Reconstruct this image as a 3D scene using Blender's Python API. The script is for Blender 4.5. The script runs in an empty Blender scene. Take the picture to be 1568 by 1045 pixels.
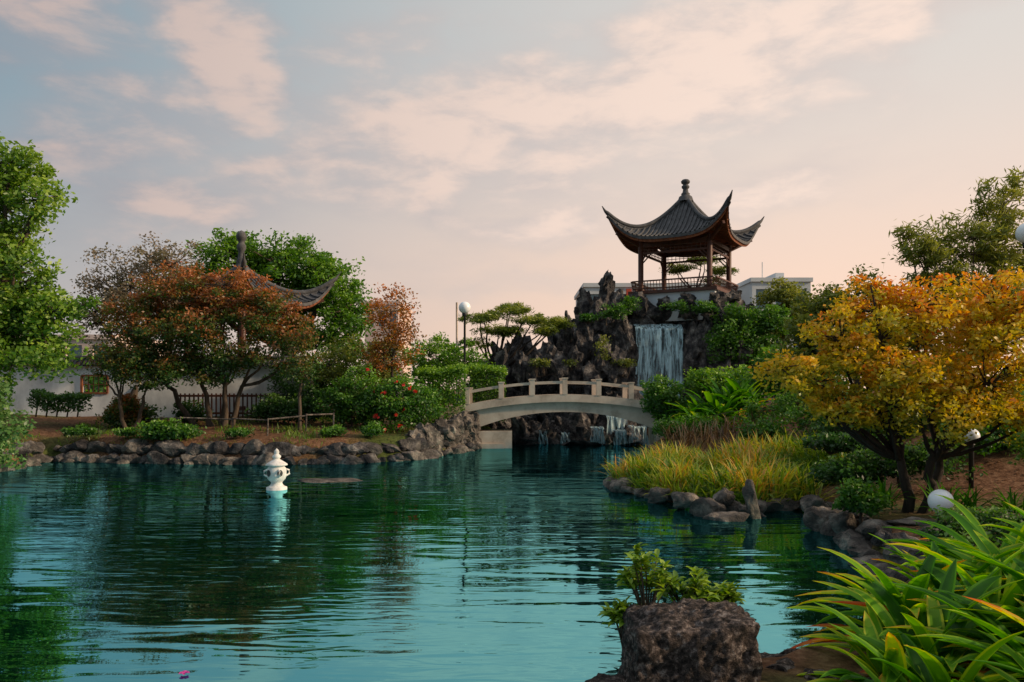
import bpy, bmesh, math
import numpy as np
from mathutils import Vector, noise as mn
R = np.random.default_rng(11)
scene = bpy.context.scene

# ---------------------------------------------------------------- helpers
class MB:
    def __init__(s): s.v=[]; s.f=[]; s.n=0
    def add(s, v, f, mat=0, lv=0.5, smooth=False):
        v=np.asarray(v,float).reshape(-1,3); f=np.asarray(f,int)
        if len(f)==0: return
        s.v.append(v)
        lv=np.broadcast_to(np.asarray(lv,float),(len(f),))
        s.f.append((f+s.n,mat,lv,smooth)); s.n+=len(v)
    def build(s,name,mats,parent=None,loc=None):
        me=bpy.data.meshes.new(name)
        V=np.concatenate(s.v)
        me.vertices.add(len(V)); me.vertices.foreach_set('co',V.ravel().astype(np.float32))
        li=np.concatenate([f.ravel() for f,_,_,_ in s.f])
        tot=np.concatenate([np.full(len(f),f.shape[1]) for f,_,_,_ in s.f])
        st=np.concatenate([[0],np.cumsum(tot)[:-1]])
        me.loops.add(len(li)); me.loops.foreach_set('vertex_index',li.astype(np.int32))
        me.polygons.add(len(tot)); me.polygons.foreach_set('loop_start',st.astype(np.int32))
        mi=np.concatenate([np.full(len(f),m) for f,m,_,_ in s.f])
        sm=np.concatenate([np.full(len(f),x) for f,_,_,x in s.f])
        me.polygons.foreach_set('material_index',mi.astype(np.int32))
        me.polygons.foreach_set('use_smooth',sm.astype(bool))
        for m in mats: me.materials.append(m)
        me.update(calc_edges=True)
        a=me.attributes.new('lv','FLOAT','FACE')
        a.data.foreach_set('value',np.concatenate([l for _,_,l,_ in s.f]).astype(np.float32))
        ob=bpy.data.objects.new(name,me); scene.collection.objects.link(ob)
        if parent: ob.parent=parent
        if loc is not None: ob.location=loc
        return ob

def empty(name,loc=(0,0,0)):
    e=bpy.data.objects.new(name,None); e.location=loc; scene.collection.objects.link(e); e.empty_display_size=.3
    return e
def unit(v): return v/np.maximum(np.linalg.norm(v,axis=-1,keepdims=True),1e-9)
def rdirs(n): return unit(R.normal(size=(n,3)))
def box(mb,x0,x1,y0,y1,z0,z1,mat=0,lv=.5,rot=0,c=(0,0)):
    v=np.array([[x,y,z] for z in (z0,z1) for y in (y0,y1) for x in (x0,x1)],float)
    if rot:
        ca,sa=math.cos(rot),math.sin(rot); x=v[:,0].copy(); y=v[:,1].copy()
        v[:,0]=x*ca-y*sa; v[:,1]=x*sa+y*ca
    v[:,0]+=c[0]; v[:,1]+=c[1]
    f=[[0,2,3,1],[4,5,7,6],[0,1,5,4],[2,6,7,3],[0,4,6,2],[1,3,7,5]]
    mb.add(v,f,mat,lv)
def beam(mb,a,b,w,h,mat=0,lv=.5):
    a=np.array(a,float); b=np.array(b,float); d=unit(b-a); up=np.array([0,0,1.])
    if abs(d[2])>.95: up=np.array([0,1.,0])
    s=unit(np.cross(d,up)); u=np.cross(s,d)
    v=[]
    for p in (a,b):
        for i,j in ((-1,-1),(1,-1),(1,1),(-1,1)): v.append(p+s*w/2*i+u*h/2*j)
    mb.add(v,[[0,1,2,3],[7,6,5,4],[0,4,5,1],[1,5,6,2],[2,6,7,3],[3,7,4,0]],mat,lv)
def tube(mb,P,rad,n=6,mat=0,lv=.5,cap=True):
    P=np.asarray(P,float); rad=np.broadcast_to(np.asarray(rad,float),(len(P),))
    T=unit(np.gradient(P,axis=0)); ref=np.array([.31,.95,.1]) if abs(T[0][2])>.5 else np.array([0,0,1.])
    A=unit(np.cross(T,ref)); B=np.cross(T,A)
    th=np.arange(n)*2*math.pi/n
    V=P[:,None,:]+rad[:,None,None]*(np.cos(th)[None,:,None]*A[:,None,:]+np.sin(th)[None,:,None]*B[:,None,:])
    m=len(P); i=np.arange(m-1)[:,None]*n; j=np.arange(n)[None,:]; j2=(j+1)%n
    F=np.stack([i+j,i+j2,i+n+j2,i+n+j],-1).reshape(-1,4)
    mb.add(V.reshape(-1,3),F,mat,lv,True)
def lathe(mb,prof,c,n=20,mat=0,lv=.5,smooth=True):
    prof=np.array(prof,float); th=np.arange(n)*2*math.pi/n
    V=np.stack([c[0]+prof[:,0:1]*np.cos(th),c[1]+prof[:,0:1]*np.sin(th),c[2]+prof[:,1:2]+0*th],-1)
    m=len(prof); i=np.arange(m-1)[:,None]*n; j=np.arange(n)[None,:]; j2=(j+1)%n
    F=np.stack([i+j,i+j2,i+n+j2,i+n+j],-1).reshape(-1,4)
    mb.add(V.reshape(-1,3),F,mat,lv,smooth)
def grid(mb,V,mat=0,lv=.5,smooth=True):
    a,b=V.shape[:2]; i=np.arange(a-1)[:,None]*b; j=np.arange(b-1)[None,:]
    F=np.stack([i+j,i+j+1,i+b+j+1,i+b+j],-1).reshape(-1,4)
    mb.add(V.reshape(-1,3),F,mat,lv,smooth)

# ---------------------------------------------------------------- materials
def newmat(name):
    m=bpy.data.materials.new(name); m.use_nodes=True; nt=m.node_tree; nt.nodes.clear()
    return m,nt,nt.nodes.new('ShaderNodeOutputMaterial')
def ramp(nt,stops,fac):
    r=nt.nodes.new('ShaderNodeValToRGB'); e=r.color_ramp.elements
    while len(e)<len(stops): e.new(.5)
    for k,(p,c) in enumerate(stops): e[k].position=p; e[k].color=(*c,1)
    nt.links.new(fac,r.inputs[0]); return r.outputs[0]
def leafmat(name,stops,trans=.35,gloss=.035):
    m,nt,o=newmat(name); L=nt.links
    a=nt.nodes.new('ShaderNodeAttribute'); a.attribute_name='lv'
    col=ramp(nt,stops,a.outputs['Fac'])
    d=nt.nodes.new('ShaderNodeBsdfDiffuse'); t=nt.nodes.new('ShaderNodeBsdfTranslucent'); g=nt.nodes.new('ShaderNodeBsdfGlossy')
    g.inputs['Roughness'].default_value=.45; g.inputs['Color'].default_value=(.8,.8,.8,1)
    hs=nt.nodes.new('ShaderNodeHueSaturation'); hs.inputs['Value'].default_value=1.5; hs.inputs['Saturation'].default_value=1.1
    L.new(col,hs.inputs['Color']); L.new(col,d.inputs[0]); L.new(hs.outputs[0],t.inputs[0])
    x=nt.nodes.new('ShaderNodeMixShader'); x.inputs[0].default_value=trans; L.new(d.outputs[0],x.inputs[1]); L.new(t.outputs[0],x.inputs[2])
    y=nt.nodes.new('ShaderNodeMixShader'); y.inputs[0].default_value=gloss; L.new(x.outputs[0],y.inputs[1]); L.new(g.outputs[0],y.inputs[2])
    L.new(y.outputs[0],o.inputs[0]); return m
def surf(name,stops,scale=3,rough=.8,bump=.3,bscale=12,detail=8,stretch=(1,1,1),spec=.3,dist=.03,metal=0):
    m,nt,o=newmat(name); L=nt.links
    tc=nt.nodes.new('ShaderNodeTexCoord'); mp=nt.nodes.new('ShaderNodeMapping'); mp.inputs['Scale'].default_value=stretch
    L.new(tc.outputs['Object'],mp.inputs[0])
    n=nt.nodes.new('ShaderNodeTexNoise'); n.inputs['Scale'].default_value=scale; n.inputs['Detail'].default_value=min(detail,6); n.inputs['Roughness'].default_value=.65
    L.new(mp.outputs[0],n.inputs['Vector'])
    col=ramp(nt,stops,n.outputs['Fac'])
    p=nt.nodes.new('ShaderNodeBsdfPrincipled'); p.inputs['Roughness'].default_value=rough; p.inputs['Specular IOR Level'].default_value=spec; p.inputs['Metallic'].default_value=metal
    L.new(col,p.inputs['Base Color'])
    if bump>.15:
        b=nt.nodes.new('ShaderNodeTexNoise'); b.inputs['Scale'].default_value=bscale; b.inputs['Detail'].default_value=5; b.inputs['Roughness'].default_value=.7
        L.new(mp.outputs[0],b.inputs['Vector'])
        bu=nt.nodes.new('ShaderNodeBump'); bu.inputs['Strength'].default_value=bump; bu.inputs['Distance'].default_value=dist
        L.new(b.outputs['Fac'],bu.inputs['Height']); L.new(bu.outputs[0],p.inputs['Normal'])
    L.new(p.outputs[0],o.inputs[0]); return m

M={}
M['bark']=surf('bark',[(.3,(.025,.017,.012)),(.7,(.12,.085,.06))],6,.9,.8,20,stretch=(1,1,.3))
M['bark_dark']=surf('bark_dark',[(.3,(.014,.01,.008)),(.7,(.055,.038,.028))],6,.9,.8,20,stretch=(1,1,.3))
M['rock']=surf('rock',[(.3,(.025,.02,.018)),(.48,(.09,.075,.065)),(.6,(.22,.18,.15)),(.74,(.42,.36,.30))],2.4,.85,1,9,dist=.12)
M['rock_dark']=surf('rock_dark',[(.36,(.010,.009,.011)),(.5,(.055,.048,.048)),(.6,(.15,.13,.12)),(.72,(.38,.34,.31))],2.4,.85,1,6,dist=.2)
M['rock_near']=surf('rock_near',[(.36,(.008,.006,.005)),(.47,(.045,.033,.028)),(.56,(.12,.088,.076)),(.66,(.34,.28,.25))],24,.92,1,60,dist=.05)
M['concrete']=surf('concrete',[(.25,(.26,.20,.15)),(.5,(.48,.385,.305)),(.8,(.62,.52,.42))],1.5,.85,.3,20,dist=.01)
M['plaster']=surf('plaster',[(.3,(.36,.36,.36)),(.6,(.70,.69,.67))],.9,.9,.2,20,stretch=(1,1,.5))
M['tile']=surf('roof_tile',[(.3,(.035,.035,.037)),(.6,(.09,.087,.09)),(.8,(.17,.16,.155))],4,.7,.5,15)
M['wood']=surf('lacquer_wood',[(.3,(.05,.018,.012)),(.7,(.12,.045,.028))],5,.5,.2,20,stretch=(1,1,.2))
M['wood_orange']=surf('eave_wood',[(.3,(.12,.035,.014)),(.7,(.30,.10,.04))],5,.6,.2,20)
M['lantern']=surf('pale_stone',[(.3,(.45,.41,.39)),(.55,(.68,.64,.61)),(.8,(.78,.75,.73))],7,.7,.3,30,dist=.01)
M['globe']=surf('white_globe',[(.3,(.78,.78,.79)),(.7,(.84,.84,.84))],2,.25,.0,5,spec=.5)
M['metal']=surf('dark_metal',[(.3,(.02,.02,.022)),(.7,(.04,.04,.04))],5,.5,.1,20)
M['white_wall']=surf('white_wall',[(.3,(.5,.52,.54)),(.7,(.64,.65,.66))],.4,.8,.1,5)
M['glass']=surf('window_glass',[(.3,(.05,.12,.15)),(.7,(.1,.18,.21))],1,.1,.0,5,spec=.8)
M['red']=surf('red_panel',[(.3,(.4,.06,.03)),(.7,(.5,.08,.04))],2,.6,.0,5)
M['pinkwall']=surf('pink_wall',[(.3,(.55,.42,.38)),(.7,(.64,.50,.45))],.4,.8,.1,5)

G_dark=[(0,(.010,.03,.007)),(.5,(.035,.095,.014)),(1,(.11,.21,.03))]
G_mid=[(0,(.012,.042,.006)),(.5,(.055,.15,.014)),(1,(.17,.31,.035))]
G_bright=[(0,(.018,.06,.006)),(.5,(.085,.20,.014)),(1,(.27,.42,.045))]
G_lime=[(0,(.02,.06,.006)),(.5,(.12,.22,.016)),(1,(.36,.46,.06))]
G_olive=[(0,(.02,.035,.006)),(.5,(.12,.15,.02)),(1,(.32,.32,.05))]
G_redgreen=[(0,(.010,.035,.006)),(.3,(.04,.10,.014)),(.48,(.09,.12,.018)),(.62,(.19,.095,.022)),(.82,(.33,.105,.035)),(1,(.46,.17,.06))]
G_orange=[(0,(.06,.07,.01)),(.35,(.20,.12,.02)),(.7,(.40,.13,.03)),(1,(.52,.20,.06))]
G_pink=[(0,(.05,.06,.02)),(.5,(.17,.14,.08)),(1,(.34,.25,.18))]
G_yellow=[(0,(.04,.08,.006)),(.25,(.16,.20,.010)),(.52,(.46,.37,.016)),(.8,(.64,.38,.018)),(1,(.64,.20,.02))]
G_pine=[(0,(.02,.04,.008)),(.5,(.12,.17,.02)),(1,(.32,.34,.05))]
G_pale=[(0,(.03,.08,.02)),(.5,(.12,.22,.05)),(1,(.32,.42,.18))]
G_grass=[(0,(.04,.10,.01)),(.4,(.15,.25,.02)),(.75,(.38,.38,.045)),(1,(.55,.28,.06))]
G_dry=[(0,(.06,.03,.012)),(.6,(.22,.12,.055)),(1,(.36,.24,.12))]
LM={k:leafmat('leaf_'+k,v) for k,v in dict(dark=G_dark,mid=G_mid,bright=G_bright,lime=G_lime,olive=G_olive,redgreen=G_redgreen,orange=G_orange,pink=G_pink,yellow=G_yellow,pine=G_pine,pale=G_pale,grass=G_grass,dry=G_dry).items()}
LM['flower']=leafmat('red_petal',[(0,(.45,.02,.015)),(1,(.65,.05,.03))],.2)
LM['blade']=leafmat('strap_leaf',[(0,(.010,.05,.004)),(.3,(.045,.16,.008)),(.52,(.15,.34,.014)),(.70,(.44,.50,.03)),(.84,(.66,.34,.025)),(1,(.55,.09,.02))],.4,.015)

# ---------------------------------------------------------------- foliage
def add_leaves(mb,C,size,lv,mat,ratio=.55,droop=0):
    N=len(C); d=rdirs(N); d[:,2]=d[:,2]*.7-droop; d=unit(d)
    p=unit(np.cross(d,rdirs(N))); L=(size*(.65+.7*R.random(N)))[:,None]; W=L*ratio
    V=np.stack([C-d*L/2,C+p*W/2-d*L*.05,C+d*L/2,C-p*W/2-d*L*.05],1).reshape(-1,3)
    F=np.arange(4*N).reshape(N,4); mb.add(V,F,mat,lv)
def clumps(blobs,n):
    b=np.array(blobs,float); w=(b[:,3]*b[:,4]*b[:,5])**(2/3); k=R.choice(len(b),n,p=w/w.sum())
    d=rdirs(n); r=.35+.65*R.random(n)**.6
    r*=1+.16*R.normal(size=n)
    return b[k,:3]+d*b[k,3:6]*r[:,None]
def plant(name,base,blobs,nc,lpc,cr,ls,leaf,bark='bark',fork=None,tr=.15,trunks=None,lvz=.2,ratio=.55,droop=0,flat=.7,lvb=0,extra=None,limbs=True,pertwig=1.0):
    mb=MB(); C=clumps(blobs,nc); base=np.array(base,float)
    C[:,2]=np.maximum(C[:,2],base[2]+.1)
    trunks=trunks or [(0,0)]
    fz=fork if fork is not None else .5
    nodes=[]
    for (ox,oy) in trunks:
        b0=base+np.array([ox,oy,-.25]); top=base+np.array([ox*2.2,oy*2.2,fz])
        tt=np.linspace(0,1,6)[:,None]; P=b0+(top-b0)*tt+np.concatenate([[[0,0,0]],R.normal(size=(4,3))*tr*.5,[[0,0,0]]])
        rr=tr*np.linspace(1.25,.75,6); rr[0]*=1.35
        if limbs: tube(mb,P,rr,8,1)
        nodes.append(top)
    nodes=np.array(nodes); samples=[nodes]; 
    for bl in blobs:
        c=np.array(bl[:3]); s=nodes[np.argmin(np.linalg.norm(nodes-c,axis=1))]
        for q in range(2 if tr>.05 else 1):
            e=c+R.normal(size=3)*np.array(bl[3:6])*.2
            t=np.linspace(0,1,8)[:,None]; mid=(s+e)/2+np.array([0,0,-.12*np.linalg.norm(e-s)*.5])+R.normal(size=3)*.12*np.linalg.norm(e-s)*.6
            P=(1-t)**2*s+2*t*(1-t)*mid+t*t*e; P[1:-1]+=R.normal(size=(6,3))*tr*.25
            if limbs: tube(mb,P,tr*.62*np.linspace(1,.25,8),6,1)
            samples.append(P[2:])
    S=np.concatenate(samples)
    if limbs:
        for c in C:
            if R.random()>pertwig: continue
            s=S[np.argmin(np.linalg.norm(S-c,axis=1)+.0)]
            t=np.linspace(0,1,4)[:,None]; m=(s+c)/2+R.normal(size=3)*.1*np.linalg.norm(c-s)
            P=(1-t)**2*s+2*t*(1-t)*m+t*t*c; r0=max(.012,tr*.16); tube(mb,P,np.linspace(r0,r0*.35,4),4,1)
    n=nc*lpc; idx=np.repeat(np.arange(nc),lpc)
    sc=(cr*(.55+.8*R.random(nc)))[idx,None]
    off=np.clip(R.normal(size=(n,3)),-1.7,1.7)*.5*sc; off[:,2]*=flat
    L=C[idx]+off; L[:,2]=np.maximum(L[:,2],base[2]-.1)
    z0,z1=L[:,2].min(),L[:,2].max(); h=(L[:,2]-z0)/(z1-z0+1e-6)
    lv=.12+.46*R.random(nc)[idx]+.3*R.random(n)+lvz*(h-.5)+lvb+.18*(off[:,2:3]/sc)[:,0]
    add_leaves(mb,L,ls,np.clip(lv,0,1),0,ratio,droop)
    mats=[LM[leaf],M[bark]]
    if extra:
        ok=np.where(L[:,1]<np.quantile(L[:,1],.35))[0]
        k=R.choice(ok,extra[1]); mats.append(LM[extra[0]])
        for z in range(4): add_leaves(mb,L[k]+R.normal(size=(extra[1],3))*.03+np.array([0,-.15,0.05]),extra[2],R.random(extra[1]),2,.9)
    return mb.build(name,mats)

# blades
def blades(mb,B,az,length,elev,bend,width,lv,mat=0,seg=6,edge=None,vfold=.25,tiplv=0):
    N=len(B); t=np.linspace(0,1,seg+1)
    a=elev[:,None]-bend[:,None]*t[None,:]**1.4
    ds=(length/seg)[:,None]
    hx=np.concatenate([np.zeros((N,1)),np.cumsum(np.cos(a[:,1:])*ds,1)],1); hz=np.concatenate([np.zeros((N,1)),np.cumsum(np.sin(a[:,1:])*ds,1)],1)
    D=np.stack([np.cos(az),np.sin(az)],-1)
    P=np.empty((N,seg+1,3)); P[...,0]=B[:,0:1]+hx*D[:,0:1]; P[...,1]=B[:,1:2]+hx*D[:,1:2]; P[...,2]=B[:,2:3]+hz
    side=np.stack([-D[:,1],D[:,0],np.zeros(N)],-1)
    prof=(.45+1.3*t)*(1-t**2.4); prof=np.maximum(prof,.02); prof/=prof.max()
    W=width[:,None]*prof[None,:]
    cols=[-1,-.7,0,.7,1] if edge is not None else [-1,0,1]
    Q=[]
    for c in cols:
        q=P+side[:,None,:]*(W*c/2)[...,None]; q[...,2]+=np.abs(c)*W*vfold; Q.append(q)
    V=np.stack(Q,2); nc=len(cols)
    per=(seg+1)*nc
    i=(np.arange(seg)[:,None]*nc+np.arange(nc-1)[None,:])
    F0=np.stack([i,i+1,i+nc+1,i+nc],-1).reshape(-1,4)
    F=(np.arange(N)[:,None,None]*per+F0[None]).reshape(-1,4)
    l=np.repeat(lv,len(F0)).reshape(N,seg,nc-1)
    if edge is not None: l=l.copy(); l[:,:,0]+=edge; l[:,:,-1]+=edge
    if tiplv: l=l+tiplv*(np.linspace(0,1,seg)[None,:,None]**3)*(np.random.default_rng(3).random(N)[:,None,None]**1.3)
    mb.add(V.reshape(-1,3),F,mat,np.clip(l.ravel(),0,1),True)
def rosettes(name,cs,n,length,width,leaf,lo=.2,hi=1.4,bend=1.2,edge=None,spread=.08,lv0=.3,lvr=.35,seg=6,tiplv=0,dead=.08):
    mb=MB()
    for (x,y,z,s) in cs:
        B=np.array([x,y,z])+R.normal(size=(n,3))*spread*s*np.array([1,1,.3])
        el=lo+(hi-lo)*R.random(n); lv=lv0+lvr*R.random(n); dd=R.random(n)<(dead if tiplv else 0); lv[dd]=.8; el[dd]=R.random(dd.sum())*.5
        blades(mb,B,R.random(n)*2*math.pi,length*s*(.65+.5*R.random(n)),el,bend*(.4+.9*R.random(n)),width*s*(.7+.5*R.random(n)),lv,0,seg,edge,.25,tiplv)
    return mb.build(name,[LM[leaf]])

# ---------------------------------------------------------------- rocks
def ico(sub):
    bm=bmesh.new(); bmesh.ops.create_icosphere(bm,subdivisions=sub,radius=1)
    v=np.array([x.co[:] for x in bm.verts]); f=np.array([[q.index for q in x.verts] for x in bm.faces]); bm.free(); return v,f
def mkrock(sub,seed,planes=9,amp=.22,fr=1.6):
    v,f=ico(sub); rs=np.random.default_rng(seed)
    for _ in range(planes):
        d=unit(rs.normal(size=3)); k=.45+.35*rs.random(); s=v@d; o=s>k; v[o]-=np.outer((s[o]-k)*.95,d)
    out=[]
    for p in v:
        q=Vector(p)*fr+Vector((seed*7.3,0,0))
        n=mn.fractal(q,.9,2.1,5); c=mn.ridged_multi_fractal(q*1.3,1,2,4,1,2)
        out.append(p*(1+amp*n+amp*.25*(c-1)))
    return np.array(out),f
ROCKS=[mkrock(4,i) for i in range(7)]; RLOW=[mkrock(3,20+i,12,.2) for i in range(7)]; RJAG=[mkrock(3,40+i,9,.55,1.9) for i in range(9)]
def put(mb,x,y,z,sx,sy,sz,lib=None,mat=0,tilt=.2,smooth=None):
    lib=lib or RLOW; v,f=lib[R.integers(len(lib))]; a=R.random()*6.28; b=R.normal()*tilt
    if smooth is None: smooth=lib is ROCKS
    w=v.copy(); ca,sa=math.cos(a),math.sin(a)
    w=np.stack([w[:,0]*ca-w[:,1]*sa,w[:,0]*sa+w[:,1]*ca,w[:,2]],1)*np.array([sx,sy,sz])
    cb,sb=math.cos(b),math.sin(b); w=np.stack([w[:,0]*cb-w[:,2]*sb,w[:,1],w[:,0]*sb+w[:,2]*cb],1)
    mb.add(w+np.array([x,y,z]),f,mat,.5,smooth)

# ---------------------------------------------------------------- pond + terrain
POND=np.array([(-30,1.5),(-2,2.4),(-.3,3.2),(.35,4.5),(.8,5.4),(1.9,6.0),(2.9,6.8),(3.7,8),(4.7,10),(5.2,12.3),(5.5,13.6),(6.2,15.0),(6.3,16.4),(5.3,16.3),(4.7,15.5),(3.7,17.0),(2.6,19.2),(2.5,20.6),(3.4,24),(4.6,28),(5.4,31),(5.9,33),(6.6,36),(6.4,38.2),(.5,38.6),(-.2,36),(-1.2,34.5),(-1.7,32.2),(-3.3,27.9),(-5.4,26.5),(-7.5,26.1),(-11.6,26.5),(-16.0,27.4),(-15.3,24),(-14.8,20),(-16,14),(-30,10)],float)
def sdist(x,y):
    x=np.asarray(x,float); y=np.asarray(y,float); d=np.full(x.shape,1e9); ins=np.zeros(x.shape,bool)
    n=len(POND)
    for i in range(n):
        a=POND[i]; b=POND[(i+1)%n]; ab=b-a
        t=np.clip(((x-a[0])*ab[0]+(y-a[1])*ab[1])/(ab@ab),0,1)
        d=np.minimum(d,np.hypot(x-a[0]-t*ab[0],y-a[1]-t*ab[1]))
        c=((a[1]>y)!=(b[1]>y)); xi=a[0]+(y-a[1])/(b[1]-a[1]+1e-12)*ab[0]; ins^=(c&(x<xi))
    return np.where(ins,-d,d)
def sm(t): t=np.clip(t,0,1); return t*t*(3-2*t)
def H(x,y):
    x=np.asarray(x,float); y=np.asarray(y,float); s=sdist(x,y)
    isl=np.exp(-(((x-5)/3.2)**4+((y-19.5)/4.6)**4)); near=sm((7.5-y)/3)
    rb=np.exp(-((y-12.5)/3.6)**4)*sm((x-3)/1.)
    lift=(.72*(1-.72*isl)+.1*near)*(1-.45*rb)
    z=lift*sm(s/.7)+.085*np.clip(s,0,9)*(1-.5*isl)*(1-near)*(1-.6*rb)
    z+= .9*sm((x-6.5)/6)*sm((y-13)/6)*sm((40-y)/6)
    z+=.05*np.sin(x*1.3+y*.7)*np.cos(y*1.1-x*.4)*sm(s/2)
    return np.where(s<0,-np.clip(-s*.9,0,1.1),z)
def axis(lo,hi,st,far):
    a=np.arange(lo,hi+st,st); e=np.array([1,3,7,15,30,60,120,300,700,1600.])
    return np.concatenate([lo-e[::-1],a,hi+e]) 
gx=axis(-28,26,.3,0); gy=axis(-4,48,.3,0)
X,Y=np.meshgrid(gx,gy); mb=MB(); grid(mb,np.stack([X,Y,H(X,Y)],-1))
def groundmat():
    m,nt,o=newmat('garden_soil'); L=nt.links
    tc=nt.nodes.new('ShaderNodeTexCoord')
    n=nt.nodes.new('ShaderNodeTexNoise'); n.inputs['Scale'].default_value=.35; n.inputs['Detail'].default_value=5; L.new(tc.outputs['Object'],n.inputs['Vector'])
    n2=nt.nodes.new('ShaderNodeTexNoise'); n2.inputs['Scale'].default_value=9; n2.inputs['Detail'].default_value=6; n2.inputs['Roughness'].default_value=.75; L.new(tc.outputs['Object'],n2.inputs['Vector'])
    c1=ramp(nt,[(.3,(.045,.022,.012)),(.5,(.14,.068,.036)),(.7,(.27,.155,.09))],n2.outputs['Fac'])
    c2=ramp(nt,[(.35,(.025,.035,.01)),(.7,(.10,.12,.03))],n2.outputs['Fac'])
    f=ramp(nt,[(.47,(0,0,0)),(.60,(1,1,1))],n.outputs['Fac'])
    mx=nt.nodes.new('ShaderNodeMixRGB'); L.new(f,mx.inputs[0]); L.new(c1,mx.inputs[1]); L.new(c2,mx.inputs[2])
    b=nt.nodes.new('ShaderNodeBump'); b.inputs['Strength'].default_value=.8; b.inputs['Distance'].default_value=.05; L.new(n2.outputs['Fac'],b.inputs['Height'])
    p=nt.nodes.new('ShaderNodeBsdfPrincipled'); p.inputs['Roughness'].default_value=.95; p.inputs['Specular IOR Level'].default_value=.1
    L.new(mx.outputs[0],p.inputs['Base Color']); L.new(b.outputs[0],p.inputs['Normal']); L.new(p.outputs[0],o.inputs[0]); return m
mb.build('ground',[groundmat()])

# water
def watermat():
    m,nt,o=newmat('pond_water'); L=nt.links
    tc=nt.nodes.new('ShaderNodeTexCoord')
    def nz(sc,st,det,rot=0):
        mp=nt.nodes.new('ShaderNodeMapping'); mp.inputs['Scale'].default_value=st; mp.inputs['Rotation'].default_value=(0,0,rot); L.new(tc.outputs['Object'],mp.inputs[0])
        n=nt.nodes.new('ShaderNodeTexNoise'); n.inputs['Scale'].default_value=sc; n.inputs['Detail'].default_value=det; n.inputs['Distortion'].default_value=.6; L.new(mp.outputs[0],n.inputs['Vector']); return n.outputs['Fac']
    a=nz(.8,(.5,1.7,1),2,.08); b=nz(3.0,(.4,1.6,1),2,-.12); c=nz(.22,(1,1,1),1)
    mul=nt.nodes.new('ShaderNodeMath'); mul.operation='MULTIPLY'; mul.inputs[1].default_value=.5; L.new(b,mul.inputs[0])
    r=nt.nodes.new('ShaderNodeMapRange'); r.inputs['From Min'].default_value=.42; r.inputs['From Max'].default_value=.60; r.inputs['To Min'].default_value=.15; r.inputs['To Max'].default_value=1; L.new(c,r.inputs['Value'])
    m2=nt.nodes.new('ShaderNodeMath'); m2.operation='MULTIPLY'; L.new(mul.outputs[0],m2.inputs[0]); L.new(r.outputs[0],m2.inputs[1])
    ad=nt.nodes.new('ShaderNodeMath'); L.new(a,ad.inputs[0]); L.new(m2.outputs[0],ad.inputs[1])
    bu=nt.nodes.new('ShaderNodeBump'); bu.inputs['Strength'].default_value=1; bu.inputs['Distance'].default_value=.026; L.new(ad.outputs[0],bu.inputs['Height'])
    d=nt.nodes.new('ShaderNodeBsdfDiffuse'); d.inputs[0].default_value=(.001,.018,.010,1)
    g=nt.nodes.new('ShaderNodeBsdfGlossy'); g.inputs['Color'].default_value=(.24,.72,.80,1); g.inputs['Roughness'].default_value=.015
    fr=nt.nodes.new('ShaderNodeFresnel'); fr.inputs['IOR'].default_value=1.33; L.new(bu.outputs[0],fr.inputs['Normal'])
    mr=nt.nodes.new('ShaderNodeMapRange'); mr.inputs['From Min'].default_value=0; mr.inputs['From Max'].default_value=.5; mr.inputs['To Min'].default_value=.62; mr.inputs['To Max'].default_value=.90; L.new(fr.outputs[0],mr.inputs['Value'])
    L.new(bu.outputs[0],g.inputs['Normal'])
    x=nt.nodes.new('ShaderNodeMixShader'); L.new(mr.outputs[0],x.inputs[0]); L.new(d.outputs[0],x.inputs[1]); L.new(g.outputs[0],x.inputs[2]); L.new(x.outputs[0],o.inputs[0]); return m
mb=MB(); mb.add([(-31,1,0),(8,1,0),(8,39.5,0),(-31,39.5,0)],[[0,1,2,3]]); mb.build('pond_water',[watermat()])

# shoreline rocks
mb=MB(); n=len(POND)
for i in range(n-1):
    a,b=POND[i],POND[i+1]; L=np.linalg.norm(b-a); mid=(a+b)/2
    if mid[0]<-17 or mid[1]<3: continue
    left=(a[0]<-1.0 and a[1]>25); isl=(2<mid[0]<6.5 and 15<mid[1]<22)
    k=int(L/(.36 if mid[1]>10 else .3))+1
    nrm=np.array([b[1]-a[1],-(b[0]-a[0])])/L
    for q in range(k):
        p=a+(b-a)*(q+R.random()*.6)/k; s=.15+.3*R.random()**1.3
        if left:
            put(mb,*(p+nrm*.05),.05,s*1.2,s*.9,s*.8,mat=int(R.random()<.5)); put(mb,*(p+nrm*.35),.42,s*1.4,s*.9,s*.9,mat=int(R.random()<.4)); 
            if R.random()<.6: put(mb,*(p-nrm*.25*R.random()),-.02,s*.8,s*.6,s*.5,mat=1)
        elif isl: 
            s*=.75; put(mb,*(p+nrm*.1),.08,s*1.3,s,s*.75,lib=ROCKS,mat=1)
        else:
            s*=.7 if mid[1]>10 else .5
            put(mb,*(p+nrm*.1),.06,s*1.2,s,s*.9,mat=1); put(mb,*(p+nrm*.4),.3,s*1.1,s,s*.8,mat=int(R.random()<.5))
mb.build('shore_rocks',[M['rock_dark'],M['rock']])
mb=MB()
for q in range(90):
    t=R.random(); x=-3.4+1.9*t; y=28.6+4.6*t+R.random()*.5; s=.2+.28*R.random()
    put(mb,x-.1,y,.2+1.2*R.random()*(.35+.65*t),s,s,s*1.1,lib=RJAG)
mb.build('bank_boulders',[M['rock']])
mb=MB()
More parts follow.
